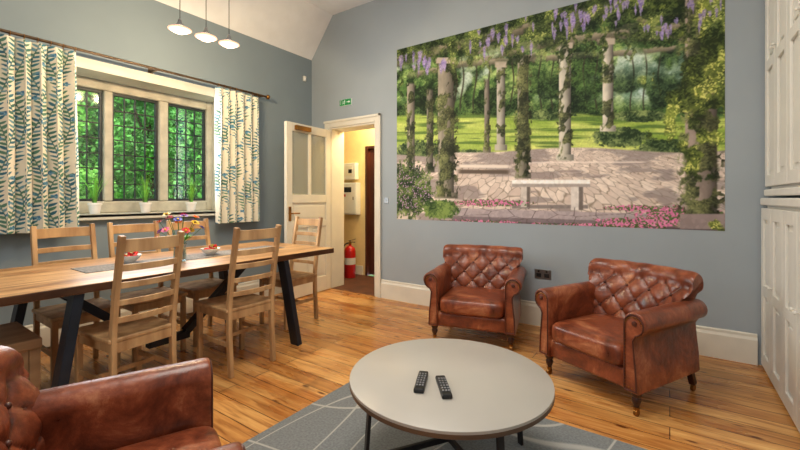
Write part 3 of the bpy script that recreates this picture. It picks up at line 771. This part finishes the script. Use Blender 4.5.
# ------------------------------------------------------------------ things on the dining table
def make_bowl(x,y,label):
    e=tag(MB().lathe([(.03,0),(.032,.006),(.055,.022),(.07,.045),(.072,.05),(.068,.048),(.052,.028),(.025,.012),(.001,.011)],(0,0,0),32).build('bowl',m_china,None,True,loc=(x,y,.754)),label,'bowl','white fruit bowls on the runner'); return e
b1=(-3.10,1.20); b2=(-2.99,1.72)
make_bowl(*b1,'small white bowl of strawberries left of the vase'); make_bowl(*b2,'small white bowl of strawberries right of the vase')
def make_berry():
    e=empty('strawberry')
    MB().lathe([(.001,-.017),(.007,-.013),(.013,-.002),(.0155,.007),(.012,.014),(.001,.016)],n=14).build('fruit',m_berry,e,True)
    s=MB()
    for k in range(6):
        a=k*PI/3; s.add([(0,0,.0165),(.011*math.cos(a-.3),.011*math.sin(a-.3),.016),(.016*math.cos(a),.016*math.sin(a),.0145),(.011*math.cos(a+.3),.011*math.sin(a+.3),.016)],[(0,1,2,3)])
    s.build('leaf_cap',m_green,e); return e
be=make_berry(); first=True
for nm,(bx,by) in (('left of',b1),('right of',b2)):
    for (dx,dy,dz) in ((-.028,-.015,.036),(.026,-.018,.036),(0,.03,.036),(.036,.022,.040),(-.036,.02,.040),(0,-.002,.060),(.004,-.04,.042),(.02,.03,.062),(-.022,.026,.062)):
        o=be if first else copy_tree(be); first=False
        o.location=(bx+dx,by+dy,.754+dz); o.rotation_euler=(random.uniform(-1.2,1.2),random.uniform(-1.2,1.2),random.uniform(0,6))
        tag(o,'ripe strawberry in the white bowl %s the vase'%nm,'strawberry','strawberries in the bowl %s the vase'%nm)
vx,vy=-2.86,1.42
va=empty('vase',(vx,vy,.754),0,'clear glass vase of bright mixed flowers on the dining table','vase')
MB().lathe([(.035,0),(.04,.004),(.042,.05),(.036,.09),(.045,.125),(.042,.125),(.033,.09),(.038,.05),(.034,.01),(.001,.008)],n=28).build('glass',m_vglass,va,True)
MB().lathe([(.001,.0105),(.033,.0105),(.036,.05),(.0335,.075),(.001,.075)],n=24).build('water',m_vglass,va,True)
petm=[M('petal_'+n,c,.5,var=.15,scale=(40,40,40)) for n,c in (('purple',(120,60,170)),('red',(205,40,50)),('yellow',(240,190,40)),('orange',(235,110,40)),('pink',(225,110,160)),('blue',(80,90,190)))]
cn=['purple','red','yellow','orange','pink','blue']
random.seed(11)
for k in range(16):
    a=k*2.4; t=.05+.085*math.sqrt(k/16); zt_=.15+.15*(1-(k/16)**1.5)+random.uniform(-.02,.02)
    top=Vector((t*1.15*math.cos(a),t*1.15*math.sin(a),zt_+.02))
    c=k%6
    e=empty('flower',(vx,vy,.754),0,'%s blossom on a green stem in the glass vase'%cn[c],'flower','flowers of the bouquet')
    MB().tube([(-.014*math.cos(a),-.014*math.sin(a),.015),(.018*math.cos(a),.018*math.sin(a),.115),tuple(top)],.0017,5).build('stem',m_stem,e,True)
    bl=MB(); n=(top-Vector((0,0,.05))).normalized(); q=n.to_track_quat('Z','Y').to_matrix()
    for ring,(rad,lift,num) in enumerate(((.032,.004,9),(.021,.012,7))):
        for j in range(num):
            b=2*PI*j/num+ring*.3; d=Vector((math.cos(b),math.sin(b),0)); sdv=Vector((-math.sin(b),math.cos(b),0))
            pts=[Vector((0,0,0)),d*rad*.6+sdv*rad*.27+Vector((0,0,lift)),d*rad+Vector((0,0,lift*1.3)),d*rad*.6-sdv*rad*.27+Vector((0,0,lift))]
            bl.add([top+q@p for p in pts],[(0,1,2,3)])
    bl.build('petals',petm[c],e)
    MB().ball(tuple(top+n*.005),.008,8,6).build('flower_centre',petm[2] if c!=2 else m_foot,e,True)
    lv=MB()
    for s in (1,-1):
        p=Vector((.03*math.cos(a),.03*math.sin(a),.14)); d=Vector((math.cos(a+s),math.sin(a+s),.7)).normalized(); sv=d.cross(Vector((0,0,1))).normalized()
        lv.add([p,p+d*.035+sv*.011,p+d*.075,p+d*.035-sv*.011],[(0,1,2,3)])
    lv.build('leaves',m_green,e)

# ------------------------------------------------------------------ sill plants
def plant(x,y,label,seed):
    random.seed(seed)
    e=empty('potted_plant',(x,y,1.0605),0,label,'plant','grassy pot plants on the window sill')
    MB().lathe([(.036,0),(.049,.08),(.053,.08),(.053,.098),(.046,.098),(.044,.078),(.001,.078)],n=24).build('pot',m_china,e,True)
    MB().lathe([(.001,.0785),(.043,.0785),(.040,.084),(.001,.085)],n=16).build('soil',m_foot,e)
    lf=MB()
    for k in range(38):
        a=random.uniform(0,2*PI); L=random.uniform(.16,.32); le=random.uniform(.05,.60); w=random.uniform(.0032,.005)
        d=Vector((math.cos(a),math.sin(a),0)); s=Vector((-math.sin(a),math.cos(a),0)); pts=[]
        b0=d*random.uniform(0,.02)
        for i in range(6):
            t=i/5; p=b0+d*(le*L*t**1.8)*.9+Vector((0,0,.078+L*t-le*.25*L*t*t)); ww=w*(1-t)**.6+.0004
            pts+= [p-s*ww,p+s*ww]
        lf.add(pts,[(2*i,2*i+1,2*i+3,2*i+2) for i in range(5)])
    lf.build('leaves',m_green,e)
plant(-4.10,1.32,'potted grassy plant on the sill beside the left curtain',1)
plant(-4.10,1.72,'potted grassy plant on the sill in front of the middle window light',2)
plant(-4.10,2.15,'potted grassy plant on the sill beside the right curtain',3)

# ------------------------------------------------------------------ pendants
def pendant(y,z,label):
    e=empty('pendant_light',(-3.0,y,z),0,label,'pendant light','pendant lights over the dining table')
    MB().tube([(0,0,.05),(0,0,ZC-z-.02)],.0028,6).build('cable',m_black,e,True)
    MB().lathe([(.001,ZC-z),(.05,ZC-z),(.045,ZC-z-.02),(.001,ZC-z-.022)],n=24).build('ceiling_rose',m_steel,e,True)
    MB().lathe([(.006,.075),(.012,.065),(.016,.045),(.034,.022),(.034,.012),(.001,.012)],n=24).build('lamp_holder',m_steel,e,True)
    MB().lathe([(.034,.014),(.058,.008),(.080,-.002),(.081,-.006),(.062,-.014),(.03,-.030),(.001,-.038)],n=32).build('lamp_shade',m_lampglass,e,True)
    l=bpy.data.lights.new('pendant_bulb','POINT'); l.energy=26; l.color=(1,.76,.46); l.shadow_soft_size=.02
    lo=bpy.data.objects.new('pendant_bulb',l); COL.objects.link(lo); lo.location=(-3.0,y,z-.075)
pendant(1.49,2.455,'glowing glass pendant lamp, leftmost of the three')
pendant(1.69,2.465,'glowing glass pendant lamp, middle of the three')
pendant(1.885,2.475,'glowing glass pendant lamp, rightmost of the three')

# ------------------------------------------------------------------ wall things
ex=empty('exit_sign',(-3.44,YB,2.43),0,'small green exit sign above the doorway','exit sign'); ex.scale=(.66,.66,.66)
MB().box(-.15,.15,-.03,0,-.062,.062).build('casing',m_signw,ex,bevel=.004)
MB().box(-.146,.146,-.033,-.03,-.058,.058).build('face',m_exit,ex)
pg=MB(); y0=-.0355
pg.box(-.125,-.12,y0,y0+.002,-.04,.045).box(-.08,-.075,y0,y0+.002,-.04,.045).box(-.12,-.08,y0,y0+.002,.04,.045)
pg.build('door_symbol',m_signw,ex)
mn=MB(); mn.ball((-.012,y0,.034),.009,10,6)
for a,b in (((-.018,.020),(-.03,-.008)),((-.018,.018),(-.046,.014)),((-.018,.018),(.006,.004)),((-.03,-.008),(-.012,-.016)),((-.012,-.016),(-.016,-.040)),((-.03,-.008),(-.056,-.026))):
    mn.sweep([(a[0],y0,a[1]),(b[0],y0,b[1])],.009,.003,(0,1,0))
mn.build('running_figure',m_signw,ex)
MB().sweep([(.04,y0,0),(.095,y0,0)],.012,.003,(0,1,0)).prism([(.09,-.026),(.128,0),(.09,.026)],'y',y0-.001,y0+.001).build('arrow',m_signw,ex)
se=empty('motion_sensor',(XL,3.66,2.81),PI/2,'tiny white sensor high on the window wall by the corner','sensor')
MB().box(-.022,.022,-.028,0,-.035,.035).build('casing',m_white,se,bevel=.006)
MB().ball((0,-.027,-.010),.012,12,8).build('lens',m_china,se,True)
so=empty('wall_socket',(-.98,YB,.488),0,'brushed steel double socket on the back wall between the armchairs','socket')
MB().box(-.075,.075,-.008,0,-.044,.044).build('plate',m_steel,so,bevel=.003)
for s in (-1,1):
    MB().box(s*.036-.022,s*.036+.022,-.011,-.008,-.030,.006).build('outlet',m_black,so)
    MB().box(s*.036-.008,s*.036+.008,-.013,-.008,.016,.034).build('rocker',m_black,so)
sw=empty('light_switch',(-2.80,YB,1.17),0,'small steel light switch beside the doorway','switch')
MB().box(-.035,.035,-.008,0,-.035,.035).build('plate',m_steel,sw,bevel=.003)
MB().box(-.007,.007,-.012,-.008,-.012,.012).build('rocker',m_steel,sw)
# hall things
ap=empty('alarm_panel',(-4.17,4.75,1.19),0,'cream wall cabinet in the hall above the extinguisher','wall cabinet')
MB().box(-.17,.17,-.11,0,-.25,.25).build('case',m_white,ap,bevel=.008)
MB().box(-.155,.155,-.118,-.11,-.235,.235).build('door',m_white,ap,bevel=.003)
MB().box(.11,.13,-.126,-.118,-.02,.03).build('lock',m_steel,ap)
MB().box(-.12,.08,-.1195,-.118,.10,.18).build('display',m_frame,ap)
MB().box(-.12,-.04,-.1195,-.118,.03,.07).build('red_marking',m_red,ap)
ap2=empty('meter_box',(-4.19,4.75,1.62),0,'small white box on the hall wall, top of the pair','wall box')
MB().box(-.15,.15,-.09,0,-.13,.13).build('case',m_white,ap2,bevel=.008)
MB().box(-.10,.10,-.096,-.09,-.07,.09).build('cover',m_cream,ap2,bevel=.003)
MB().box(.02,.09,-.0975,-.096,-.03,.03).build('display',m_black,ap2)
fe=empty('fire_extinguisher',(-4.0,4.50,0),.4,'red fire extinguisher standing on the hall floor','fire extinguisher')
MB().lathe([(.083,0),(.085,.01),(.085,.40),(.075,.44),(.04,.47),(.022,.48),(.022,.50)],n=28).build('cylinder',m_red,fe,True)
MB().lathe([(.024,.50),(.024,.53),(.012,.53),(.012,.55)],n=16).build('valve',m_brass,fe,True)
MB().sweep([(-.02,0,.55),(.09,0,.58)],.02,.008,(0,0,1)).sweep([(-.01,0,.535),(.08,0,.53)],.02,.008,(0,0,1)).build('handle',m_black,fe)
MB().tube([(-.02,0,.52),(-.07,-.02,.50),(-.105,-.03,.42),(-.103,-.03,.17)],[.011,.011,.011,.016],10).build('hose',m_black,fe,True)
MB().lathe([(.0857,.20),(.0857,.30)],n=28).build('label_band',m_cream,fe,True)

# ------------------------------------------------------------------ outside
m_grass=M('garden_grass',(84,120,48),.9,var=.3,scale=(3,3,3))
struct(MB().box(-20,XL-.35,-10,14,-.3,-.2),'ground',m_grass,'grass outside the window')
m_fol=[M('foliage_a',(142,196,88),.6,var=.3,scale=(3,3,3)),M('foliage_b',(100,158,70),.6,var=.35,scale=(3,3,3)),M('foliage_c',(168,212,118),.6,var=.25,scale=(3,3,3))]
m_bark=M('bark',(80,62,46),.9,var=.3)
def tree(x,y,h,r,n,mt,label,seed=0):
    rs=np.random.RandomState(seed)
    e=empty('tree',(x,y,-.2),0,label,'tree','garden trees beyond the window')
    tk=MB().tube([(0,0,0),(.05,.03,h*.4),(0,.0,h*.75)],[.10,.08,.04],8)
    for k in range(5):
        a=k*1.3; tk.tube([(0,0,h*(.3+.08*k)),(r*.4*math.cos(a),r*.4*math.sin(a),h*(.5+.07*k))],[.04,.015],6)
    tk.build('trunk',m_bark,e,True)
    bl=[((2*rs.rand()-1)*r*.4,(2*rs.rand()-1)*r*.45,h*(.22+.72*rs.rand()),r*(.35+.2*rs.rand())) for _ in range(18)]
    vs=[];fs=[]
    for k in range(n):
        b=bl[rs.randint(18)]; d=rs.randn(3); d/=np.linalg.norm(d); rad=b[3]*(.6+.4*rs.rand())
        c=np.array(b[:3])+d*rad
        u=rs.randn(3);u/=np.linalg.norm(u);v=np.cross(u,rs.randn(3));v/=np.linalg.norm(v); s=.02+.025*rs.rand()
        i=len(vs); vs+= [tuple(c-u*s),tuple(c+v*s*.5),tuple(c+u*s),tuple(c-v*s*.5)]; fs.append((i,i+1,i+2,i+3))
    MB().add(vs,fs).build('foliage',mt,e)
tree(-6.4,1.55,3.3,.78,14000,m_fol[0],'bright green leafy tree outside the left window light',seed=1)
tree(-7.3,3.10,3.7,.78,14000,m_fol[1],'darker green tree outside the middle window light',seed=2)
tree(-7.6,4.75,3.6,.75,14000,m_fol[2],'pale green tree outside the right window light',seed=3)
rs=np.random.RandomState(9); he=empty('hedge',(-9.6,3,-.2),0,'tall garden hedge behind the trees outside','hedge')
vs=[];fs=[]
for k in range(28000):
    c=np.array([.65-.4*rs.rand()+.25*math.sin(k),-4.5+9*rs.rand(),4.4*rs.rand()]); u=rs.randn(3);u/=np.linalg.norm(u);v=np.cross(u,rs.randn(3));v/=np.linalg.norm(v); s=.035+.04*rs.rand()
    i=len(vs); vs+=[tuple(c-u*s),tuple(c+v*s*.5),tuple(c+u*s),tuple(c-v*s*.5)]; fs.append((i,i+1,i+2,i+3))
MB().add(vs,fs).build('foliage',m_fol[1],he)
MB().box(-.5,.15,-4.5,4.5,0,4.1).build('hedge_core',M('hedge_dark',(62,96,48),.9,var=.3),he)

# ------------------------------------------------------------------ light
w=bpy.data.worlds.new('world'); S.world=w; w.use_nodes=True
bg=w.node_tree.nodes['Background']; bg.inputs['Color'].default_value=(.78,.87,1,1); bg.inputs['Strength'].default_value=3.2
def area(loc,rot,sx_,sy_,e,c):
    l=bpy.data.lights.new('area','AREA'); l.shape='RECTANGLE'; l.size=sx_; l.size_y=sy_; l.energy=e; l.color=c
    o=bpy.data.objects.new('area_light',l); COL.objects.link(o); o.location=loc; o.rotation_euler=rot; return o
area((-1.1,1.2,3.5),(0,0,0),1.3,1.3,66,(1,.93,.84))  # unseen overhead fill, added to brighten the room
area((-.6,-2.2,2.2),(math.radians(80),0,math.radians(10)),2.2,1.6,31,(1,.97,.93))  # added soft fill from behind the camera
area((-4.0,1.75,1.7),(0,math.radians(-90),0),1.1,1.4,38,(.88,.94,1))  # added light just inside the window, strengthening the daylight
l=bpy.data.lights.new('hall_lamp','POINT'); l.energy=56; l.color=(1,.78,.44); l.shadow_soft_size=.12
o=bpy.data.objects.new('hall_lamp',l); COL.objects.link(o); o.location=(-3.3,4.4,2.35)
l=bpy.data.lights.new('sun','SUN'); l.energy=4.8; l.angle=.02; l.color=(1,.95,.85)
o=bpy.data.objects.new('sun',l); COL.objects.link(o); o.rotation_euler=Vector((-.55,.15,-.8)).to_track_quat('-Z','Y').to_euler()

# ------------------------------------------------------------------ camera
cd=bpy.data.cameras.new('camera'); co=bpy.data.objects.new('camera',cd); COL.objects.link(co)
cd.sensor_width=36; cd.lens=394/800*36; cd.shift_y=-27/800; cd.clip_start=.02
co.location=(0,0,1.2); co.rotation_euler=(PI/2,0,math.radians(34.4)); S.camera=co
S.view_settings.view_transform='Standard'; S.view_settings.look='None'
